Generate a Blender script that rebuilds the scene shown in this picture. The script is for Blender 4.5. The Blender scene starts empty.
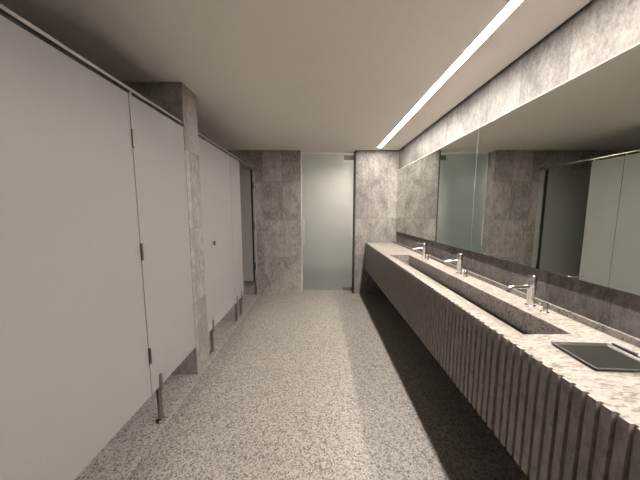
import bpy, bmesh, math, random
from mathutils import Vector, Matrix

S = bpy.context.scene
COL = S.collection

# ---------------------------------------------------------------- dimensions (metres)
CAM_H = 1.44
CEIL = 2.44
DEPTH = 4.382          # far stone wall
NEAR = -1.3             # wall behind the camera
WALL_R = 1.307          # stone wall behind the mirror
MIR_X = 1.288           # mirror face
STALL_L = -2.75         # back wall of the stalls
PANEL_X = -1.088        # face of the stall fronts
PAN_T = 0.028
PAN_B, PAN_TOP = 0.258, 2.106
C_X = 0.781             # front of the vanity
C_Z = 0.908             # vanity top
C_B = 0.447             # vanity underside
LED_X = 0.941
LED_W = 0.053

# ---------------------------------------------------------------- node helpers
def new_mat(name):
    m = bpy.data.materials.new(name); m.use_nodes = True
    nt = m.node_tree; nt.nodes.clear()
    out = nt.nodes.new('ShaderNodeOutputMaterial')
    return m, nt, out

def nd(nt, t, **kw):
    n = nt.nodes.new(t)
    for k, v in kw.items():
        setattr(n, k, v)
    return n

def setin(nt, node, key, val):
    if hasattr(val, 'is_output') or isinstance(val, bpy.types.NodeSocket):
        nt.links.new(val, node.inputs[key])
    else:
        node.inputs[key].default_value = val

def math_n(nt, op, a, b=0.0, c=None):
    n = nd(nt, 'ShaderNodeMath', operation=op)
    setin(nt, n, 0, a); setin(nt, n, 1, b)
    if c is not None: setin(nt, n, 2, c)
    return n.outputs[0]

def mix_col(nt, fac, a, b, mode='MIX'):
    n = nd(nt, 'ShaderNodeMix', data_type='RGBA', blend_type=mode)
    n.clamp_result = False
    setin(nt, n, 0, fac); setin(nt, n, 6, a); setin(nt, n, 7, b)
    return n.outputs[2]

def ramp(nt, fac, stops):
    n = nd(nt, 'ShaderNodeValToRGB')
    cr = n.color_ramp
    while len(cr.elements) < len(stops): cr.elements.new(0.5)
    for e, (p, c) in zip(cr.elements, stops):
        e.position = p
        e.color = (c, c, c, 1) if isinstance(c, (int, float)) else (*c, 1)
    nt.links.new(fac, n.inputs[0])
    return n.outputs[0]

def noise(nt, vec, scale, detail=4, rough=0.55, dist=0.0):
    n = nd(nt, 'ShaderNodeTexNoise')
    n.inputs['Scale'].default_value = scale; n.inputs['Detail'].default_value = detail
    n.inputs['Roughness'].default_value = rough; n.inputs['Distortion'].default_value = dist
    nt.links.new(vec, n.inputs['Vector'])
    return n.outputs['Fac']

def voronoi_col(nt, vec, scale):
    n = nd(nt, 'ShaderNodeTexVoronoi')
    n.inputs['Scale'].default_value = scale
    nt.links.new(vec, n.inputs['Vector'])
    s = nd(nt, 'ShaderNodeSeparateColor'); nt.links.new(n.outputs['Color'], s.inputs[0])
    return s.outputs[0]

def world_pos(nt, scale=(1, 1, 1)):
    g = nd(nt, 'ShaderNodeNewGeometry')
    if scale == (1, 1, 1): return g.outputs['Position']
    m = nd(nt, 'ShaderNodeMapping'); m.inputs['Scale'].default_value = scale
    nt.links.new(g.outputs['Position'], m.inputs['Vector'])
    return m.outputs[0]

def principled(nt, out, base, rough=0.5, metal=0.0, spec=0.5, bump=None, bump_s=0.1, bump_d=0.002):
    p = nd(nt, 'ShaderNodeBsdfPrincipled')
    setin(nt, p, 'Base Color', base if not isinstance(base, tuple) else (*base, 1))
    setin(nt, p, 'Roughness', rough); setin(nt, p, 'Metallic', metal)
    p.inputs['Specular IOR Level'].default_value = spec
    if bump is not None:
        b = nd(nt, 'ShaderNodeBump'); b.inputs['Strength'].default_value = bump_s
        b.inputs['Distance'].default_value = bump_d
        nt.links.new(bump, b.inputs['Height']); nt.links.new(b.outputs[0], p.inputs['Normal'])
    nt.links.new(p.outputs[0], out.inputs[0])
    return p

def simple(name, col, rough=0.5, metal=0.0, spec=0.5):
    m, nt, out = new_mat(name)
    n = noise(nt, world_pos(nt), 40, 2)
    c = mix_col(nt, n, (*[x * 0.97 for x in col], 1), (*[min(1, x * 1.03) for x in col], 1))
    principled(nt, out, c, rough, metal, spec)
    return m

def tile_stone(name, axis, u0, w, z0, h, light, dark, seam=0.5, rough=0.5, vary=0.9):
    """Stone cladding in upright tiles: each tile its own tone, mottled, fine joints."""
    m, nt, out = new_mat(name)
    g = nd(nt, 'ShaderNodeNewGeometry')
    s = nd(nt, 'ShaderNodeSeparateXYZ'); nt.links.new(g.outputs['Position'], s.inputs[0])
    u = math_n(nt, 'DIVIDE', math_n(nt, 'SUBTRACT', s.outputs[axis], u0), w)
    v = math_n(nt, 'DIVIDE', math_n(nt, 'SUBTRACT', s.outputs[2], z0), h)
    fu, fv = math_n(nt, 'FLOOR', u), math_n(nt, 'FLOOR', v)
    cid = nd(nt, 'ShaderNodeCombineXYZ')
    nt.links.new(fu, cid.inputs[0]); nt.links.new(fv, cid.inputs[1])
    cid.inputs[2].default_value = u0 * 7.3
    wn = nd(nt, 'ShaderNodeTexWhiteNoise', noise_dimensions='3D'); nt.links.new(cid.outputs[0], wn.inputs[0])
    # offset the mottling per tile so that it breaks at the joints
    off = nd(nt, 'ShaderNodeVectorMath', operation='SCALE'); nt.links.new(wn.outputs['Color'], off.inputs[0]); off.inputs['Scale'].default_value = 9
    add = nd(nt, 'ShaderNodeVectorMath', operation='ADD'); nt.links.new(g.outputs['Position'], add.inputs[0]); nt.links.new(off.outputs[0], add.inputs[1])
    mp = nd(nt, 'ShaderNodeMapping'); mp.inputs['Scale'].default_value = (1, 1, 0.55); nt.links.new(add.outputs[0], mp.inputs[0])
    n1 = noise(nt, mp.outputs[0], 7, 7, 0.62, 0.5)
    n2 = noise(nt, mp.outputs[0], 38, 5, 0.65)
    n3 = noise(nt, mp.outputs[0], 150, 2, 0.6)
    a = math_n(nt, 'MULTIPLY_ADD', math_n(nt, 'SUBTRACT', n1, 0.5), 1.9, 0.5)
    a = math_n(nt, 'ADD', a, math_n(nt, 'MULTIPLY', math_n(nt, 'SUBTRACT', n2, 0.5), 2.0))
    a = math_n(nt, 'ADD', a, math_n(nt, 'MULTIPLY', math_n(nt, 'SUBTRACT', n3, 0.5), 1.3))
    a = math_n(nt, 'ADD', a, math_n(nt, 'MULTIPLY', math_n(nt, 'SUBTRACT', wn.outputs['Value'], 0.5), vary))
    cl = nd(nt, 'ShaderNodeClamp'); nt.links.new(a, cl.inputs[0])
    c = mix_col(nt, cl.outputs[0], (*dark, 1), (*light, 1))
    # joints
    def edge(x, size):
        f = math_n(nt, 'FRACT', x)
        d = math_n(nt, 'MINIMUM', f, math_n(nt, 'SUBTRACT', 1.0, f))
        return math_n(nt, 'MULTIPLY', d, size)
    dmin = math_n(nt, 'MINIMUM', edge(u, w), edge(v, h))
    j = math_n(nt, 'LESS_THAN', dmin, 0.0022)
    c = mix_col(nt, math_n(nt, 'MULTIPLY', j, seam), c, (*[x * 0.55 for x in dark], 1))
    principled(nt, out, c, rough, 0, 0.14, n2, 0.15, 0.002)
    return m

def granite(name, light, mid, dark, rough=0.4, scale=1.0, spec=0.4, streak=(1, 1, 1), lighter=None, bright=1.0):
    m, nt, out = new_mat(name)
    p = world_pos(nt, streak)
    v1 = voronoi_col(nt, p, 62 * scale)
    v2 = voronoi_col(nt, p, 130 * scale)
    n1 = noise(nt, p, 45 * scale, 5, 0.7)
    a = math_n(nt, 'ADD', math_n(nt, 'MULTIPLY', v1, 0.38), math_n(nt, 'MULTIPLY', v2, 0.27))
    a = math_n(nt, 'ADD', a, math_n(nt, 'MULTIPLY', n1, 0.35))
    c = ramp(nt, a, [(0.27, dark), (0.41, mid), (0.56, light), (0.78, tuple(min(1, x * 1.12) for x in light))])
    n2 = noise(nt, world_pos(nt), 1.6, 3)
    k = math_n(nt, 'MULTIPLY_ADD', math_n(nt, 'SUBTRACT', n2, 0.5), 0.18, 1.0)
    if lighter:                                  # paler colour beyond the joint on the stall side
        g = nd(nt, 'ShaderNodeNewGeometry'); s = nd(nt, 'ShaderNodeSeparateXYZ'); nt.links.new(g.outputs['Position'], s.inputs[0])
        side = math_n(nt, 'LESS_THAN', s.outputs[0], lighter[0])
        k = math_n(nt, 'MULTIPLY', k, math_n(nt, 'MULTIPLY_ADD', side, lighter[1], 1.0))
    cc = nd(nt, 'ShaderNodeCombineColor')
    for i in range(3): nt.links.new(k, cc.inputs[i])
    c = mix_col(nt, 1.0, c, cc.outputs[0], 'MULTIPLY')
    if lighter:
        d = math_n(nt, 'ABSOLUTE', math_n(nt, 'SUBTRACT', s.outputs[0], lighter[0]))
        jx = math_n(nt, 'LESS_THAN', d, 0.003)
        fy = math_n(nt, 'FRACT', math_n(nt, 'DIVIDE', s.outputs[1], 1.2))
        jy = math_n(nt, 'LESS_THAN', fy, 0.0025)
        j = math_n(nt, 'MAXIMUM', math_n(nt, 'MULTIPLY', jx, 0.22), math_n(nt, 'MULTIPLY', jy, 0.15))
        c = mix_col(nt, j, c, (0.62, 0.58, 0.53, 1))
    principled(nt, out, c, rough, 0, spec, n1, 0.08, 0.001)
    return m

def emitter(name, col, strength):
    m, nt, out = new_mat(name)
    e = nd(nt, 'ShaderNodeEmission'); e.inputs[0].default_value = (*col, 1); e.inputs[1].default_value = strength
    nt.links.new(e.outputs[0], out.inputs[0])
    return m

# ---------------------------------------------------------------- materials
M = {}
K = 0.62     # the room's stone and laminate are mid toned
def k3(*c): return tuple(x * K for x in c)
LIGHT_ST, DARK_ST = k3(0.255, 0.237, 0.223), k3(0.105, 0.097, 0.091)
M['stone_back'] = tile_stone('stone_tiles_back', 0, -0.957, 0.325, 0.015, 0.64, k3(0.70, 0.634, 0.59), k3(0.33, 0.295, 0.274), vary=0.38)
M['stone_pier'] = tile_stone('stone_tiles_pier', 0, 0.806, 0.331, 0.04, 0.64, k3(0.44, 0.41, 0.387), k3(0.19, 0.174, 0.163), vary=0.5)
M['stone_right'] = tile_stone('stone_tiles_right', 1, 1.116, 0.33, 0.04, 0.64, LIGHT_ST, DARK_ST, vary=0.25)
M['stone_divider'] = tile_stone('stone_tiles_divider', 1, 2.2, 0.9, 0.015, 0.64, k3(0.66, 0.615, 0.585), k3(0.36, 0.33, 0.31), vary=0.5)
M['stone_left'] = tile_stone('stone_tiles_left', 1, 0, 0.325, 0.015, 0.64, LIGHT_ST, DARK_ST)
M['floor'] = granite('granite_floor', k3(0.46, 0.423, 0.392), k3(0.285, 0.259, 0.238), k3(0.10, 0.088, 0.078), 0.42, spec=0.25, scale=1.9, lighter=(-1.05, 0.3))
M['vanity'] = granite('vanity_stone', k3(0.375, 0.338, 0.309), k3(0.285, 0.255, 0.231), k3(0.165, 0.144, 0.129), 0.45, spec=0.15, scale=1.1, streak=(0.55, 1.6, 1))
M['vanity_front'] = granite('vanity_front_stone', k3(0.385, 0.347, 0.313), k3(0.345, 0.309, 0.278), k3(0.28, 0.248, 0.222), 0.5, scale=0.8, streak=(1, 1, 0.5))
M['ceiling'] = simple('painted_plaster', (0.86, 0.82, 0.775), 0.85, spec=0.2)
M['gap'] = simple('dark_recess_shade', (0.03, 0.028, 0.026), 0.9)  # near-black; puts shade into ceiling gap, door reveal and vanity underside
M['laminate'] = simple('grey_laminate', k3(0.52, 0.505, 0.485), 0.42, spec=0.2)
M['gap_shade'] = simple('black_gap_shade', (0.015, 0.014, 0.013), 0.6)  # black for the dark gap beside the open door
M['chrome'] = simple('polished_chrome', (0.64, 0.63, 0.615), 0.1, 1.0)
M['steel'] = simple('brushed_steel', (0.34, 0.315, 0.29), 0.34, 1.0)
M['rail'] = simple('satin_rail_steel', (0.52, 0.49, 0.455), 0.34, 1.0)
M['glint_metal'] = simple('pale_glint_metal', (0.72, 0.69, 0.65), 0.45, 0.4)  # pale colour carries the highlights on post screws and door handle
M['dark_steel'] = simple('dark_steel', (0.20, 0.185, 0.17), 0.4, 1.0)
M['black'] = simple('black_plastic', (0.022, 0.02, 0.018), 0.35)
M['tray'] = simple('dark_lacquer', (0.012, 0.0115, 0.009), 0.35, spec=0.3)
M['tray_rim'] = simple('worn_lacquer_rim', (0.045, 0.042, 0.035), 0.3)
M['white'] = simple('white_plastic', (0.75, 0.72, 0.66), 0.4)
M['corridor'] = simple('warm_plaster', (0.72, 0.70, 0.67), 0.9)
M['corridor_side'] = simple('shaded_teal_plaster', (0.18, 0.21, 0.19), 0.9)
M['edge_glass'] = simple('polished_glass_edge', (0.74, 0.78, 0.74), 0.3)
M['ground_edge'] = simple('ground_glass_edge', (0.26, 0.285, 0.265), 0.5)
M['led'] = emitter('led_diffuser', (1.0, 0.925, 0.85), 9.0)
M['lamp'] = emitter('corridor_led', (1.0, 0.95, 0.90), 34.0)

m, nt, out = new_mat('mirror_silver')
g = nd(nt, 'ShaderNodeBsdfGlossy'); g.inputs['Color'].default_value = (0.70, 0.725, 0.685, 1); g.inputs['Roughness'].default_value = 0.0
nt.links.new(g.outputs[0], out.inputs[0]); M['mirror'] = m

m, nt, out = new_mat('frosted_glass')
r = nd(nt, 'ShaderNodeBsdfRefraction'); r.inputs['Color'].default_value = (0.93, 0.91, 0.90, 1); r.inputs['Roughness'].default_value = 0.40; r.inputs['IOR'].default_value = 1.18
d = nd(nt, 'ShaderNodeBsdfDiffuse'); d.inputs['Color'].default_value = (0.145, 0.185, 0.17, 1)
gl = nd(nt, 'ShaderNodeBsdfGlossy'); gl.inputs['Color'].default_value = (0.75, 0.85, 0.8, 1); gl.inputs['Roughness'].default_value = 0.25
mx = nd(nt, 'ShaderNodeMixShader'); mx.inputs[0].default_value = 0.42
nt.links.new(r.outputs[0], mx.inputs[1]); nt.links.new(d.outputs[0], mx.inputs[2])
fr = nd(nt, 'ShaderNodeFresnel'); fr.inputs[0].default_value = 1.35
mx2 = nd(nt, 'ShaderNodeMixShader'); nt.links.new(fr.outputs[0], mx2.inputs[0])
nt.links.new(mx.outputs[0], mx2.inputs[1]); nt.links.new(gl.outputs[0], mx2.inputs[2])
nt.links.new(mx2.outputs[0], out.inputs[0]); M['frost'] = m

# ---------------------------------------------------------------- mesh helpers
def obj(name, bm, mats, parent=None, loc=None, smooth=False, bevel=0.0, segs=2):
    me = bpy.data.meshes.new(name)
    bmesh.ops.recalc_face_normals(bm, faces=bm.faces)
    bm.to_mesh(me); bm.free()
    for mt in (mats if isinstance(mats, (list, tuple)) else [mats]): me.materials.append(mt)
    o = bpy.data.objects.new(name, me); COL.objects.link(o)
    if parent is not None: o.parent = parent
    if loc is not None: o.location = loc
    if smooth:
        for p in me.polygons: p.use_smooth = True
        me.set_sharp_from_angle(angle=math.radians(38))
    if bevel:
        b = o.modifiers.new('bevel', 'BEVEL'); b.width = bevel; b.segments = segs; b.limit_method = 'ANGLE'; b.angle_limit = math.radians(40)
    return o

def tag(o, label=None, cat=None, group=None, kind=None):
    if label: o['label'] = label
    if cat: o['category'] = cat
    if group: o['group'] = group
    if kind: o['kind'] = kind
    return o

def empty(name, loc=(0, 0, 0), rz=0):
    o = bpy.data.objects.new(name, None); COL.objects.link(o)
    o.location = loc; o.rotation_euler = (0, 0, rz); o.empty_display_size = 0.1
    return o

def copy_tree(o, parent=None):
    c = o.copy(); COL.objects.link(c)
    if parent is not None: c.parent = parent
    for ch in [x for x in list(bpy.data.objects) if x.parent == o]: copy_tree(ch, c)
    return c

def box(bm, x0, x1, y0, y1, z0, z1, mi=0):
    vs = [bm.verts.new((x, y, z)) for z in (z0, z1) for y in (y0, y1) for x in (x0, x1)]
    fs = []
    for q in ((0, 1, 3, 2), (4, 6, 7, 5), (0, 4, 5, 1), (2, 3, 7, 6), (0, 2, 6, 4), (1, 5, 7, 3)):
        f = bm.faces.new([vs[i] for i in q]); f.material_index = mi; fs.append(f)
    return fs

def B(*a):
    bm = bmesh.new(); box(bm, *a); return bm

def tube(bm, p0, p1, r0, r1=None, n=24, cap=True):
    r1 = r0 if r1 is None else r1
    p0, p1 = Vector(p0), Vector(p1); d = (p1 - p0).normalized()
    a = d.orthogonal().normalized(); b = d.cross(a)
    ring = lambda p, r: [bm.verts.new(p + a * r * math.cos(t) + b * r * math.sin(t)) for t in [2 * math.pi * i / n for i in range(n)]]
    A, Bq = ring(p0, r0), ring(p1, r1)
    for i in range(n): bm.faces.new((A[i], A[(i + 1) % n], Bq[(i + 1) % n], Bq[i]))
    if cap: bm.faces.new(A[::-1]); bm.faces.new(Bq)

def sweep(bm, pts, radii, n=16):
    """one continuous tube through the points"""
    pts = [Vector(p) for p in pts]; rings = []
    ref = Vector((0, 1, 0))
    for i, p in enumerate(pts):
        d = ((pts[i] - pts[i - 1]) if i else (pts[1] - pts[0])).normalized()
        if 0 < i < len(pts) - 1: d = ((pts[i + 1] - pts[i]).normalized() + d).normalized()
        a = ref - d * ref.dot(d)
        a = a.normalized() if a.length > 1e-4 else d.orthogonal().normalized()
        b = d.cross(a); r = radii[i] if isinstance(radii, (list, tuple)) else radii
        rings.append([bm.verts.new(p + a * r * math.cos(t) + b * r * math.sin(t)) for t in [2 * math.pi * k / n for k in range(n)]])
    for A, Q in zip(rings, rings[1:]):
        for i in range(n): bm.faces.new((A[i], A[(i + 1) % n], Q[(i + 1) % n], Q[i]))
    bm.faces.new(rings[0][::-1]); bm.faces.new(rings[-1])

def lathe(bm, prof, n=28, cx=0, cy=0):
    rings = [[bm.verts.new((cx + r * math.cos(t), cy + r * math.sin(t), z)) for t in [2 * math.pi * k / n for k in range(n)]] for r, z in prof]
    for A, Q in zip(rings, rings[1:]):
        for i in range(n): bm.faces.new((A[i], A[(i + 1) % n], Q[(i + 1) % n], Q[i]))
    bm.faces.new(rings[0][::-1]); bm.faces.new(rings[-1])

def extrude_outline(bm, pts, z0, z1):
    lo = [bm.verts.new((x, y, z0)) for x, y in pts]; hi = [bm.verts.new((x, y, z1)) for x, y in pts]
    n = len(pts)
    for i in range(n): bm.faces.new((lo[i], lo[(i + 1) % n], hi[(i + 1) % n], hi[i]))
    bm.faces.new(lo[::-1]); bm.faces.new(hi)

def struct(name, bm, mt, label, cat):
    return tag(obj(name, bm, mt), label, cat, kind='structure')

# ---------------------------------------------------------------- room shell
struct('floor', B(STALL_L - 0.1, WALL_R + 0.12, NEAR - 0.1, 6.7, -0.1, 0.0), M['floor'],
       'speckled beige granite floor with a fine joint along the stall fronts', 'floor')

# ceiling board stops just short of the walls: a dark shadow gap all round
def holed_plate(bm, outer, inner, z0, z1, mi=0):
    (ox0, ox1, oy0, oy1), (ix0, ix1, iy0, iy1) = outer, inner
    O = [(ox0, oy0), (ox1, oy0), (ox1, oy1), (ox0, oy1)]; I = [(ix0, iy0), (ix1, iy0), (ix1, iy1), (ix0, iy1)]
    V = {}
    for k, z in (('l', z0), ('h', z1)):
        V['o' + k] = [bm.verts.new((x, y, z)) for x, y in O]; V['i' + k] = [bm.verts.new((x, y, z)) for x, y in I]
    for i in range(4):
        j = (i + 1) % 4
        for q in ((V['ol'][i], V['ol'][j], V['il'][j], V['il'][i]), (V['oh'][i], V['ih'][i], V['ih'][j], V['oh'][j]),
                  (V['ol'][i], V['oh'][i], V['oh'][j], V['ol'][j]), (V['il'][i], V['il'][j], V['ih'][j], V['ih'][i])):
            bm.faces.new(q).material_index = mi
GAP = 0.011
LED_Y0, LED_Y1 = -1.0, 4.185
bm = bmesh.new()
holed_plate(bm, (PANEL_X + 0.01, WALL_R - GAP, NEAR + 0.01, DEPTH - GAP),
            (LED_X - LED_W / 2, LED_X + LED_W / 2, LED_Y0, LED_Y1), CEIL, CEIL + 0.02)
struct('ceiling', bm, M['ceiling'], 'smooth plain grey painted ceiling over the washroom aisle', 'ceiling')
struct('ceiling_stalls_front', B(STALL_L, PANEL_X + 0.01, NEAR + 0.01, 2.135 - GAP, CEIL, CEIL + 0.02), M['ceiling'],
       'grey painted ceiling above the stalls in front of the stone pillar', 'ceiling')
struct('ceiling_stalls_back', B(STALL_L, PANEL_X + 0.01, 2.382 + GAP, DEPTH - GAP, CEIL, CEIL + 0.02), M['ceiling'],
       'grey painted ceiling above the stalls behind the stone pillar', 'ceiling')
struct('ceiling_door_recess', B(-0.325, 0.60, DEPTH - GAP + 0.0005, 4.70, CEIL, CEIL + 0.02), M['ceiling'],
       'strip of grey ceiling in the recess over the glass door', 'ceiling')
struct('ceiling_slab', B(STALL_L - 0.1, WALL_R + 0.12, NEAR - 0.1, 4.70, CEIL + 0.05, CEIL + 0.12), M['gap'],
       'slab coloured dark for the shade in the gap round the ceiling', 'ceiling')

TOPZ = CEIL + 0.05
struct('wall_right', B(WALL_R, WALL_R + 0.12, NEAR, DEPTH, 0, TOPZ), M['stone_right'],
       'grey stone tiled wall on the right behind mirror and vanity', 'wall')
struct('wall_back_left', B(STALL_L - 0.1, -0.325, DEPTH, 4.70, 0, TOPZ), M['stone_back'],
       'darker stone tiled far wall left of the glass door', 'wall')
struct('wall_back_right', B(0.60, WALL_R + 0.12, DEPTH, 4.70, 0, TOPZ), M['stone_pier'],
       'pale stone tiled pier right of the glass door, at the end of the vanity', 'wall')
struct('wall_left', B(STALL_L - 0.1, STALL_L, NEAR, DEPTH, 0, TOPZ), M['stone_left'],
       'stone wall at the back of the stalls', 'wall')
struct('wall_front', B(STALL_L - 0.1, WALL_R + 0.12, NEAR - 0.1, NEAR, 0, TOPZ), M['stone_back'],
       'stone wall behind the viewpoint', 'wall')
struct('wall_divider', B(STALL_L, PANEL_X + 0.002, 2.137, 2.380, 0, TOPZ), M['stone_divider'],
       'stone clad pillar wall standing between the stall fronts', 'wall')

# corridor beyond the frosted door
struct('wall_corridor_back', B(-2.2, 1.6, 6.3, 6.4, 0, 2.6), M['corridor'], 'warm plaster corridor wall seen blurred through the frosted door', 'wall')
struct('wall_corridor_left', B(-0.53, -0.48, 4.705, 6.295, 0, 2.6), M['corridor_side'], 'corridor side wall coloured dark as the dim side beyond the frosted door', 'wall')  # set here and coloured dark so the door looks dim in the mirror
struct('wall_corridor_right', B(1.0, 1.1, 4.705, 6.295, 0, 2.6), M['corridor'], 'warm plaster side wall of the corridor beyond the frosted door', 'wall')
struct('ceiling_corridor', B(-0.48, 1.0, 4.705, 6.295, 2.46, 2.55), M['corridor'], 'corridor ceiling beyond the frosted door', 'ceiling')

# ---------------------------------------------------------------- lights
def led_strip(name, x0, x1, y0, y1, z, n, mt):
    bm = bmesh.new()
    lo = [[bm.verts.new((x, y0 + (y1 - y0) * i / n, z)) for x in (x0, x1)] for i in range(n + 1)]
    hi = [[bm.verts.new((x, y0 + (y1 - y0) * i / n, z + 0.012)) for x in (x0, x1)] for i in range(n + 1)]
    for i in range(n):
        bm.faces.new((lo[i][0], lo[i + 1][0], lo[i + 1][1], lo[i][1]))
        bm.faces.new((hi[i][0], hi[i][1], hi[i + 1][1], hi[i + 1][0]))
        for k in (0, 1): bm.faces.new((lo[i][k], lo[i + 1][k], hi[i + 1][k], hi[i][k]))
    bm.faces.new((lo[0][0], lo[0][1], hi[0][1], hi[0][0])); bm.faces.new((lo[n][0], lo[n][1], hi[n][1], hi[n][0]))
    return obj(name, bm, mt)
led = empty('ceiling_light_strip', (LED_X, (LED_Y0 + LED_Y1) / 2, CEIL))
tag(led, 'long glowing white light strip recessed in the ceiling above the vanity', 'ceiling light')
d = led_strip('diffuser', LED_X - LED_W / 2 + 0.002, LED_X + LED_W / 2 - 0.002, LED_Y0 + 0.002, LED_Y1 - 0.002, CEIL + 0.0005, 24, M['led'])
d.parent = led; d.matrix_parent_inverse = Matrix.Translation(led.location).inverted()
h = obj('housing', B(LED_X - LED_W / 2, LED_X + LED_W / 2, LED_Y0, LED_Y1, CEIL + 0.022, CEIL + 0.048), M['steel'])
h.parent = led; h.matrix_parent_inverse = Matrix.Translation(led.location).inverted()
tag(led_strip('corridor_light', 0.58, 0.97, 5.02, 5.09, 2.45, 4, M['lamp']), 'glowing corridor ceiling light beyond the frosted door', 'ceiling light')

# ---------------------------------------------------------------- frosted glass door
DY = 4.56
door = empty('door_1', (0.13, DY, 0))
tag(door, 'frosted glass door with vertical pull handle in the far wall', 'door', kind='structure')
def child(name, bm, mt, parent, smooth=False, bevel=0.0, label=None):
    """mesh given in world coordinates, parented without moving it"""
    o = obj(name, bm, mt, smooth=smooth, bevel=bevel)
    o.parent = parent
    mw = Matrix.Identity(4); p = parent
    while p is not None:
        mw = Matrix.LocRotScale(p.location, p.rotation_euler, p.scale) @ p.matrix_parent_inverse.inverted() if False else Matrix.LocRotScale(p.location, p.rotation_euler, p.scale) @ mw
        p = p.parent
    o.data.transform(mw.inverted())
    if label: o['label'] = label
    return o
child('glass_leaf', B(-0.315, 0.5755, DY, DY + 0.01, 0.008, 2.432), M['frost'], door)
child('polished_edge', B(-0.321, -0.316, DY - 0.001, DY + 0.011, 0.008, 2.432), M['edge_glass'], door)
bm = bmesh.new(); box(bm, 0.41, 0.595, DY - 0.014, DY - 0.001, 2.315, 2.395)
child('top_fitting', bm, M['dark_steel'], door, bevel=0.002)
bm = bmesh.new(); box(bm, 0.41, 0.595, DY - 0.014, DY - 0.001, 0.01, 0.075)
child('bottom_fitting', bm, M['steel'], door, bevel=0.002)
bm = bmesh.new()
hx, hy = -0.283, DY - 0.045
tube(bm, (hx, hy, 0.84), (hx, hy, 1.30), 0.009)
hd = child('handle', bm, M['glint_metal'], door, smooth=True)
for z in (0.90, 1.24):
    bm = bmesh.new(); tube(bm, (hx, hy + 0.0095, z), (hx, DY - 0.001, z), 0.006)
    child('handle_standoff', bm, M['steel'], hd, smooth=True)
struct('trim_1', B(0.577, 0.5995, DEPTH + 0.004, DY - 0.016, 0, CEIL - 0.001), M['gap'], 'dark strip standing for the shaded door reveal and channel beside the stone pier', 'door jamb')  # the reveal's shadow is put into this strip's near-black colour

# ---------------------------------------------------------------- stall fronts
def stall_leaf(name, y0, y1, label, cat, x=PANEL_X):
    bm = bmesh.new()
    fs = box(bm, -PAN_T, 0, 0, y1 - y0, 0, PAN_TOP - PAN_B)
    for f in fs:
        if abs(f.normal.x) < 0.5: f.material_index = 0
    o = empty(name, (x, y0, PAN_B)); tag(o, label, cat)
    lf = obj('leaf', bm, M['laminate'], o, bevel=0.0015)
    return o

def hinge(parent, y, z, h=0.105, mt='dark_steel'):
    bm = bmesh.new()
    lathe(bm, [(0.004, -h / 2), (0.0075, -h / 2 + 0.002), (0.0075, -0.019), (0.0062, -0.0185), (0.0062, -0.0165), (0.0075, -0.016),
               (0.0075, 0.016), (0.0062, 0.0165), (0.0062, 0.0185), (0.0075, 0.019), (0.0075, h / 2 - 0.002), (0.004, h / 2)], 18, 0.0072, 0)
    o = obj('hinge', bm, M[mt], parent, loc=(0, y, z), smooth=True)
    return o

# door hinged to the panel before the pillar
d1 = stall_leaf('stall_door', 0.70, 1.541, 'tall grey stall door at the left edge, hinged at its far side', 'stall door')
for z in (1.86, 1.195, 0.525): hinge(d1, 1.5445 - 0.70, z - PAN_B)
p0 = stall_leaf('stall_panel', NEAR + 0.01, 0.695, 'grey fixed stall panel before the hinged door, out at the left', 'stall panel')
p1 = stall_leaf('stall_panel', 1.548, 2.135, 'grey fixed stall panel between the hinged door and the stone pillar', 'stall panel')
d2 = stall_leaf('stall_door', 2.383, 3.179, 'closed grey stall door behind the stone pillar with small round latch', 'stall door')
p2 = stall_leaf('stall_panel', 3.185, 3.56, 'narrow grey stall panel after the latched door, beside the open stall', 'stall panel')
p3 = stall_leaf('stall_panel', 4.300, 4.379, 'very narrow grey stall panel against the far stone wall', 'stall panel')

# latch of the closed door
lt = empty('latch', (0, 2.60 - 2.383, 1.12 - PAN_B)); lt.parent = d2
bm = bmesh.new(); lathe(bm, [(0.021, 0), (0.021, 0.003), (0.018, 0.006)], 28); bm.transform(Matrix.Rotation(math.pi / 2, 4, 'Y'))
obj('rose', bm, M['steel'], lt, loc=(0.0003, 0, 0), smooth=True)
bm = bmesh.new(); box(bm, 0.0065, 0.024, -0.006, 0.006, -0.019, 0.019)
obj('thumb_turn', bm, M['dark_steel'], lt, bevel=0.002)

# open door of the last stall, swung inward against nothing, hinged on the narrow panel by the far wall
d3 = empty('stall_door', (PANEL_X - 0.016, 4.282, PAN_B))
tag(d3, 'open grey stall door swung inward, hinged beside the far stone wall', 'stall door')
obj('leaf', B(-0.70, -0.026, -PAN_T / 2, PAN_T / 2, 0, PAN_TOP - PAN_B), M['laminate'], d3, bevel=0.0015)
obj('gap_shade_strip', B(-0.0255, -0.002, -PAN_T / 2, PAN_T / 2, 0, PAN_TOP - PAN_B), M['gap_shade'], d3)  # black strip added for the shaded gap between door and narrow panel
for z in (1.86, 1.195, 0.525):
    hh = hinge(d3, -0.002, z - PAN_B, mt='black'); hh.location.x = 0.004

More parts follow.
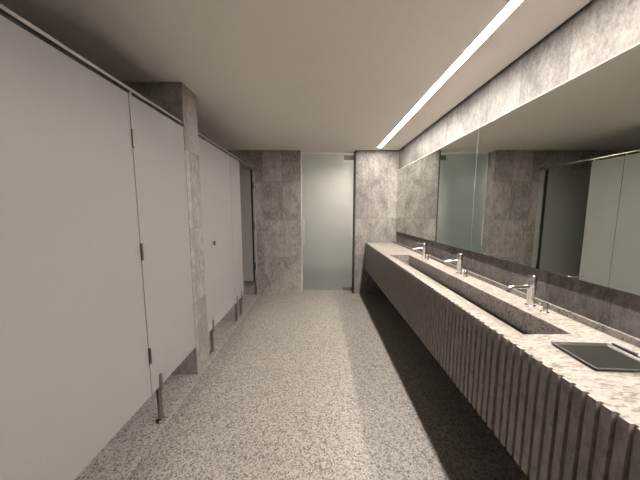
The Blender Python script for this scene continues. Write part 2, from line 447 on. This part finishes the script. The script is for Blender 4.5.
# ---- support posts
def make_post(y, label):
    o = empty('support_post', (PANEL_X - PAN_T / 2, y, 0))
    tag(o, label, 'support post', 'steel support posts under the stall fronts')
    bm = bmesh.new(); lathe(bm, [(0.033, 0), (0.033, 0.004), (0.030, 0.008), (0.018, 0.011)], 30)
    fl = obj('base_flange', bm, M['steel'], o, smooth=True)
    bm = bmesh.new(); lathe(bm, [(0.005, 0.0075), (0.005, 0.0105), (0.003, 0.0125)], 12, 0.0245, 0); obj('screw', bm, M['glint_metal'], fl, smooth=True)
    bm = bmesh.new(); lathe(bm, [(0.005, 0.0075), (0.005, 0.0105), (0.003, 0.0125)], 12, 0.004, -0.0242); obj('screw', bm, M['glint_metal'], fl, smooth=True)
    bm = bmesh.new(); lathe(bm, [(0.0165, 0.0112), (0.0165, PAN_B - 0.004), (0.0145, PAN_B - 0.001)], 28); obj('shaft', bm, M['steel'], o, smooth=True)
    # tongue lapping up over the face of the panel, rounded at the top
    zt = PAN_B - 0.03
    prof = [(-0.0135, zt), (0.0135, zt)] + [(0.0135 * math.cos(t), PAN_B + 0.075 + 0.0135 * math.sin(t)) for t in [math.pi * k / 10 for k in range(11)]]
    bm = bmesh.new()
    A = [bm.verts.new((PAN_T / 2 + 0.0005, a, b)) for a, b in prof]; Q = [bm.verts.new((PAN_T / 2 + 0.009, a, b)) for a, b in prof]
    n = len(prof)
    for i in range(n): bm.faces.new((A[i], A[(i + 1) % n], Q[(i + 1) % n], Q[i]))
    bm.faces.new(A[::-1]); bm.faces.new(Q)
    obj('tongue', bm, M['steel'], o, bevel=0.001)
    return o
po = make_post(1.635, 'steel support post nearest the viewer, in front of the stone pillar')
for y, lab in ((2.50, 'steel support post just behind the stone pillar, under the latched door'),
               (3.265, 'steel support post at the seam of latched door and narrow panel'),
               (3.455, 'steel support post under the middle of the narrow stall panel'),
               (4.33, 'steel support post furthest back, close to the far stone wall')):
    c = copy_tree(po); c.location.y = y; c['label'] = lab

# ---- head rails
def rail(y0, y1, brackets, label, end=None):
    o = empty('head_rail', (PANEL_X - PAN_T / 2, y0, PAN_TOP + 0.033)); tag(o, label, 'head rail')
    bm = bmesh.new(); box(bm, -0.009, 0.010, 0, y1 - y0, -0.009, 0.009)
    obj('bar', bm, M['rail'], o, bevel=0.003)
    for b in brackets:
        bm = bmesh.new(); box(bm, -0.010, 0.0155, b - y0 - 0.007, b - y0 + 0.007, -0.0325, -0.0092)
        obj('bracket', bm, M['rail'], o, bevel=0.0015)
    if end:
        bm = bmesh.new(); box(bm, -0.022, 0.024, y1 - y0 - 0.045, y1 - y0 - 0.0005, -0.02, 0.0205)
        obj('end_socket', bm, M['dark_steel'], o, bevel=0.003)
    return o
rail(NEAR + 0.01, 2.1355, (0.71, 1.56), 'steel head rail over the stall fronts, from the left edge to the pillar')
rail(2.3815, DEPTH - 0.001, (2.53, 3.165, 3.53, 4.33), 'steel head rail from the pillar to the far wall', True)

# ---------------------------------------------------------------- vanity
van = empty('vanity', (C_X, 2.25, C_B))
tag(van, 'long wall hung stone vanity with fluted front and trough basin', 'vanity')
V_Y0, V_Y1 = -0.55, DEPTH - 0.002
BX0, BX1 = 0.85, 1.097      # basin opening
BY0, BY1 = 1.067, 3.12
INX = C_X + 0.016            # back of the flutes
bm = bmesh.new(); holed_plate(bm, (INX, WALL_R - 0.001, V_Y0, V_Y1), (BX0, BX1, BY0, BY1), C_Z - 0.03, C_Z)
child('worktop', bm, M['vanity'], van)
# fluted front: two slabs with a joint between them
def flute_pts(y0, y1, per=0.0392):
    pts = []
    n = int(round((y1 - y0) / per)); p = (y1 - y0) / n
    for i in range(n):
        a = y0 + i * p
        for k, dx in ((0.0, 0.012), (0.08, 0.0115), (0.13, 0.0), (0.78, 0.0), (0.85, 0.0115)):
            pts.append((C_X + dx, a + k * p))
    pts.append((C_X + 0.012, y1))
    return pts
for y0, y1 in ((V_Y0, 1.059), (1.068, V_Y1)):
    bm = bmesh.new()
    pts = flute_pts(y0, y1)
    extrude_outline(bm, pts + [(INX - 0.0005, y1), (INX - 0.0005, y0)], C_B, C_Z)
    for f in bm.faces:
        if f.normal.z > 0.9 or (f.calc_center_median().z > C_Z - 1e-4): f.material_index = 1
    child('front_panel', bm, [M['vanity_front'], M['vanity']], van)
child('backing', B(INX, INX + 0.02, V_Y0, V_Y1, C_B + 0.001, C_Z - 0.031), M['gap'], van)
child('underside', B(INX + 0.021, WALL_R - 0.001, V_Y0, V_Y1, C_B + 0.001, C_B + 0.02), M['gap'], van)  # coloured near-black to deepen the shade under the vanity
# sloping trough basin: ramp down to a slot in front of the upright back face
prof = [(BX0, C_Z - 0.0005), (1.040, 0.815), (1.044, 0.811), (1.044, 0.735), (1.135, 0.735), (1.135, 0.797), (BX1, 0.799), (BX1, C_Z - 0.0005)]
bm = bmesh.new()
y0, y1 = BY0 + 0.0005, BY1 - 0.0005
A = [bm.verts.new((max(x, BX0 + 0.0005) if x != BX1 else BX1 - 0.0005, y0, z)) for x, z in prof]
Q = [bm.verts.new((max(x, BX0 + 0.0005) if x != BX1 else BX1 - 0.0005, y1, z)) for x, z in prof]
for i in range(len(prof) - 1): bm.faces.new((A[i], A[i + 1], Q[i + 1], Q[i]))
bm.faces.new(A); bm.faces.new(Q)
bs = child('basin', bm, M['vanity'], van)
child('drain_slot_shade', B(1.0445, 1.1345, y0 + 0.001, y1 - 0.001, 0.7355, 0.737), M['black'], bs)  # black sheet on the slot floor, coloured as the slot's shadow
child('upstand', B(1.25, 1.266, V_Y0, V_Y1 - 0.001, C_Z + 0.0003, 0.938), M['vanity'], van, bevel=0.0015)

# ---------------------------------------------------------------- mirrors
def mirror(y0, y1, label):
    z0, z1 = 1.102, 2.112
    o = empty('wall_mirror', (WALL_R, (y0 + y1) / 2, z0)); tag(o, label, 'mirror')
    child('backboard', B(MIR_X + 0.006, WALL_R - 0.0005, y0 + 0.004, y1 - 0.004, z0 + 0.004, z1 - 0.004), M['gap'], o)
    bm = bmesh.new(); box(bm, MIR_X, MIR_X + 0.0055, y0, y1, z0, z1)
    child('glass', bm, M['mirror'], o)
    child('polished_edge', B(MIR_X - 0.0006, MIR_X + 0.0054, y0, y1, z1 + 0.0002, z1 + 0.0034), M['edge_glass'], o)  # pale strip, painted glint along the bevelled top edge
    if y0 < 0: child('polished_edge', B(MIR_X - 0.0006, MIR_X + 0.0054, y1 + 0.0003, y1 + 0.0013, z0, z1), M['ground_edge'], o)  # grey strip, its colour stands for the reflection on the mirror seam
    return o
mirror(2.178, DEPTH - 0.004, 'frameless wall mirror at the far end, beside the stone pier')
mirror(NEAR + 0.1, 2.174, 'frameless wall mirror nearest the viewer, above the dark tray')

# ---------------------------------------------------------------- taps and soap pumps
def make_tap():
    o = empty('tap', (0, 0, 0))
    bm = bmesh.new(); lathe(bm, [(0.026, 0), (0.026, 0.005), (0.0235, 0.0075)], 30); obj('base_ring', bm, M['chrome'], o, smooth=True)
    bm = bmesh.new(); lathe(bm, [(0.0190, 0.0078), (0.0190, 0.088), (0.0205, 0.091), (0.0215, 0.093), (0.0215, 0.150), (0.0205, 0.1535)], 32); obj('body', bm, M['chrome'], o, smooth=True)
    bm = bmesh.new(); lathe(bm, [(0.0205, 0.1545), (0.0212, 0.156), (0.0212, 0.172), (0.0185, 0.1755)], 32); cap = obj('lever_cap', bm, M['chrome'], o, smooth=True)
    bm = bmesh.new(); sweep(bm, [(-0.0205, 0, 0.166), (-0.05, 0, 0.168), (-0.088, 0, 0.1705)], [0.0034, 0.003, 0.0027], 12); obj('lever_pin', bm, M['chrome'], cap, smooth=True)
    bm = bmesh.new()
    sweep(bm, [(-0.0195, 0, 0.112), (-0.06, 0, 0.110), (-0.108, 0, 0.108), (-0.120, 0, 0.105), (-0.127, 0, 0.099), (-0.131, 0, 0.091)], 0.0112, 20)
    sp = obj('spout', bm, M['chrome'], o, smooth=True)
    bm = bmesh.new(); tube(bm, (-0.1313, 0, 0.0905), (-0.1345, 0, 0.0805), 0.0106, 0.0098); obj('aerator', bm, M['dark_steel'], sp, smooth=True)
    return o
TAPS = ((1.407, 'chrome single lever tap nearest the viewer'), (2.155, 'chrome single lever tap in the middle of the trough basin'),
        (2.90, 'chrome single lever tap at the far end of the trough basin'))
tap0 = make_tap()
for i, (y, lab) in enumerate(TAPS):
    t = tap0 if i == 0 else copy_tree(tap0)
    t.location = (1.19, y, C_Z + 0.0008); tag(t, lab, 'tap', 'chrome taps along the basin')
def make_pump():
    o = empty('soap_pump', (0, 0, 0))
    bm = bmesh.new(); lathe(bm, [(0.020, 0), (0.020, 0.004), (0.017, 0.006)], 26); obj('base_ring', bm, M['chrome'], o, smooth=True)
    bm = bmesh.new(); lathe(bm, [(0.0125, 0.0062), (0.0125, 0.040), (0.0115, 0.042)], 26); obj('barrel', bm, M['chrome'], o, smooth=True)
    bm = bmesh.new(); lathe(bm, [(0.0130, 0.0425), (0.0130, 0.050), (0.0115, 0.052)], 26); hd = obj('push_head', bm, M['chrome'], o, smooth=True)
    bm = bmesh.new(); sweep(bm, [(-0.0125, 0, 0.0472), (-0.026, 0, 0.0472), (-0.030, 0, 0.0445)], 0.0035, 12); obj('nozzle', bm, M['chrome'], hd, smooth=True)
    return o
pu0 = make_pump()
for i, (y, lab) in enumerate(((1.308, 'small chrome soap pump beside the nearest tap'), (2.054, 'small chrome soap pump beside the middle tap'),
                              (2.80, 'small chrome soap pump beside the far tap'))):
    t = pu0 if i == 0 else copy_tree(pu0)
    t.location = (1.187, y, C_Z + 0.0008); tag(t, lab, 'soap pump', 'chrome soap pumps along the basin')

# ---------------------------------------------------------------- tray and pen
tr = empty('tray', (1.033, 0.888, C_Z), math.radians(-3)); tag(tr, 'shallow dark tray lying on the near end of the stone vanity', 'tray')
tw, tl = 0.109, 0.091
bm = bmesh.new(); box(bm, -tw + 0.006, tw - 0.006, -tl + 0.006, tl - 0.006, 0.0003, 0.005)
obj('bottom', bm, M['tray'], tr)
bm = bmesh.new()
# raised rim with sloping inner side
ro = [(-tw, -tl), (tw, -tl), (tw, tl), (-tw, tl)]
def inset(d): return [(x - math.copysign(d, x), y - math.copysign(d, y)) for x, y in ro]
loops = [[bm.verts.new((x, y, z)) for x, y in inset(dd)] for dd, z in ((0.004, 0.0003), (0.0, 0.011), (0.0035, 0.0118), (0.0145, 0.0055), (0.0145, 0.0003))]
for k in range(5):
    A, Q = loops[k], loops[(k + 1) % 5]
    for i in range(4):
        bm.faces.new((A[i], A[(i + 1) % 4], Q[(i + 1) % 4], Q[i]))
for v in list(bm.verts): pass
rimo = obj('rim', bm, M['tray_rim'], tr, bevel=0.0006)
pen = empty('pen', (1.170, 0.885, C_Z)); tag(pen, 'slim black and white pen lying between the dark tray and the upstand', 'pen')
bm = bmesh.new(); sweep(bm, [(0, 0.005, 0.0062), (0, 0.085, 0.0062), (0, 0.092, 0.0062)], [0.0058, 0.0058, 0.0035], 14); obj('barrel', bm, M['black'], pen, smooth=True)
bm = bmesh.new(); sweep(bm, [(0, -0.045, 0.0062), (0, 0.0048, 0.0062)], [0.0055, 0.0055], 14); obj('grip', bm, M['white'], pen, smooth=True)
bm = bmesh.new(); sweep(bm, [(0, -0.075, 0.0062), (0, -0.0452, 0.0062)], [0.0045, 0.0058], 14); obj('cap', bm, M['black'], pen, smooth=True)
bm = bmesh.new(); box(bm, -0.0012, 0.0012, -0.043, 0.012, 0.0122, 0.0137); obj('clip', bm, M['black'], pen)

# ---------------------------------------------------------------- camera, world, view
cam = bpy.data.cameras.new('camera'); co = bpy.data.objects.new('camera', cam); COL.objects.link(co)
cam.sensor_fit = 'HORIZONTAL'; cam.sensor_width = 36.0
cam.lens = 257.16 * 36.0 / 640.0
cam.clip_start = 0.02
co.location = (0, 0, CAM_H)
co.rotation_euler = (math.pi / 2 - 0.1111, 0.0, 0.0)
S.camera = co

w = bpy.data.worlds.new('world'); S.world = w; w.use_nodes = True
w.node_tree.nodes['Background'].inputs[0].default_value = (0, 0, 0, 1)
w.node_tree.nodes['Background'].inputs[1].default_value = 0.0

S.view_settings.view_transform = 'Standard'
S.view_settings.look = 'None'
S.view_settings.gamma = 1.0
S.view_settings.use_curve_mapping = False
S.view_settings.exposure = 4.45
cy = S.cycles
cy.use_denoising = True
cy.denoiser = 'OPENIMAGEDENOISE'
cy.denoising_input_passes = 'RGB_ALBEDO_NORMAL'
cy.denoising_prefilter = 'NONE'
cy.blur_glossy = 0.0
cy.caustics_reflective = True
cy.sample_clamp_indirect = 0.0
cy.max_bounces = 12; cy.diffuse_bounces = 8; cy.glossy_bounces = 6; cy.transmission_bounces = 8
cy.use_adaptive_sampling = False
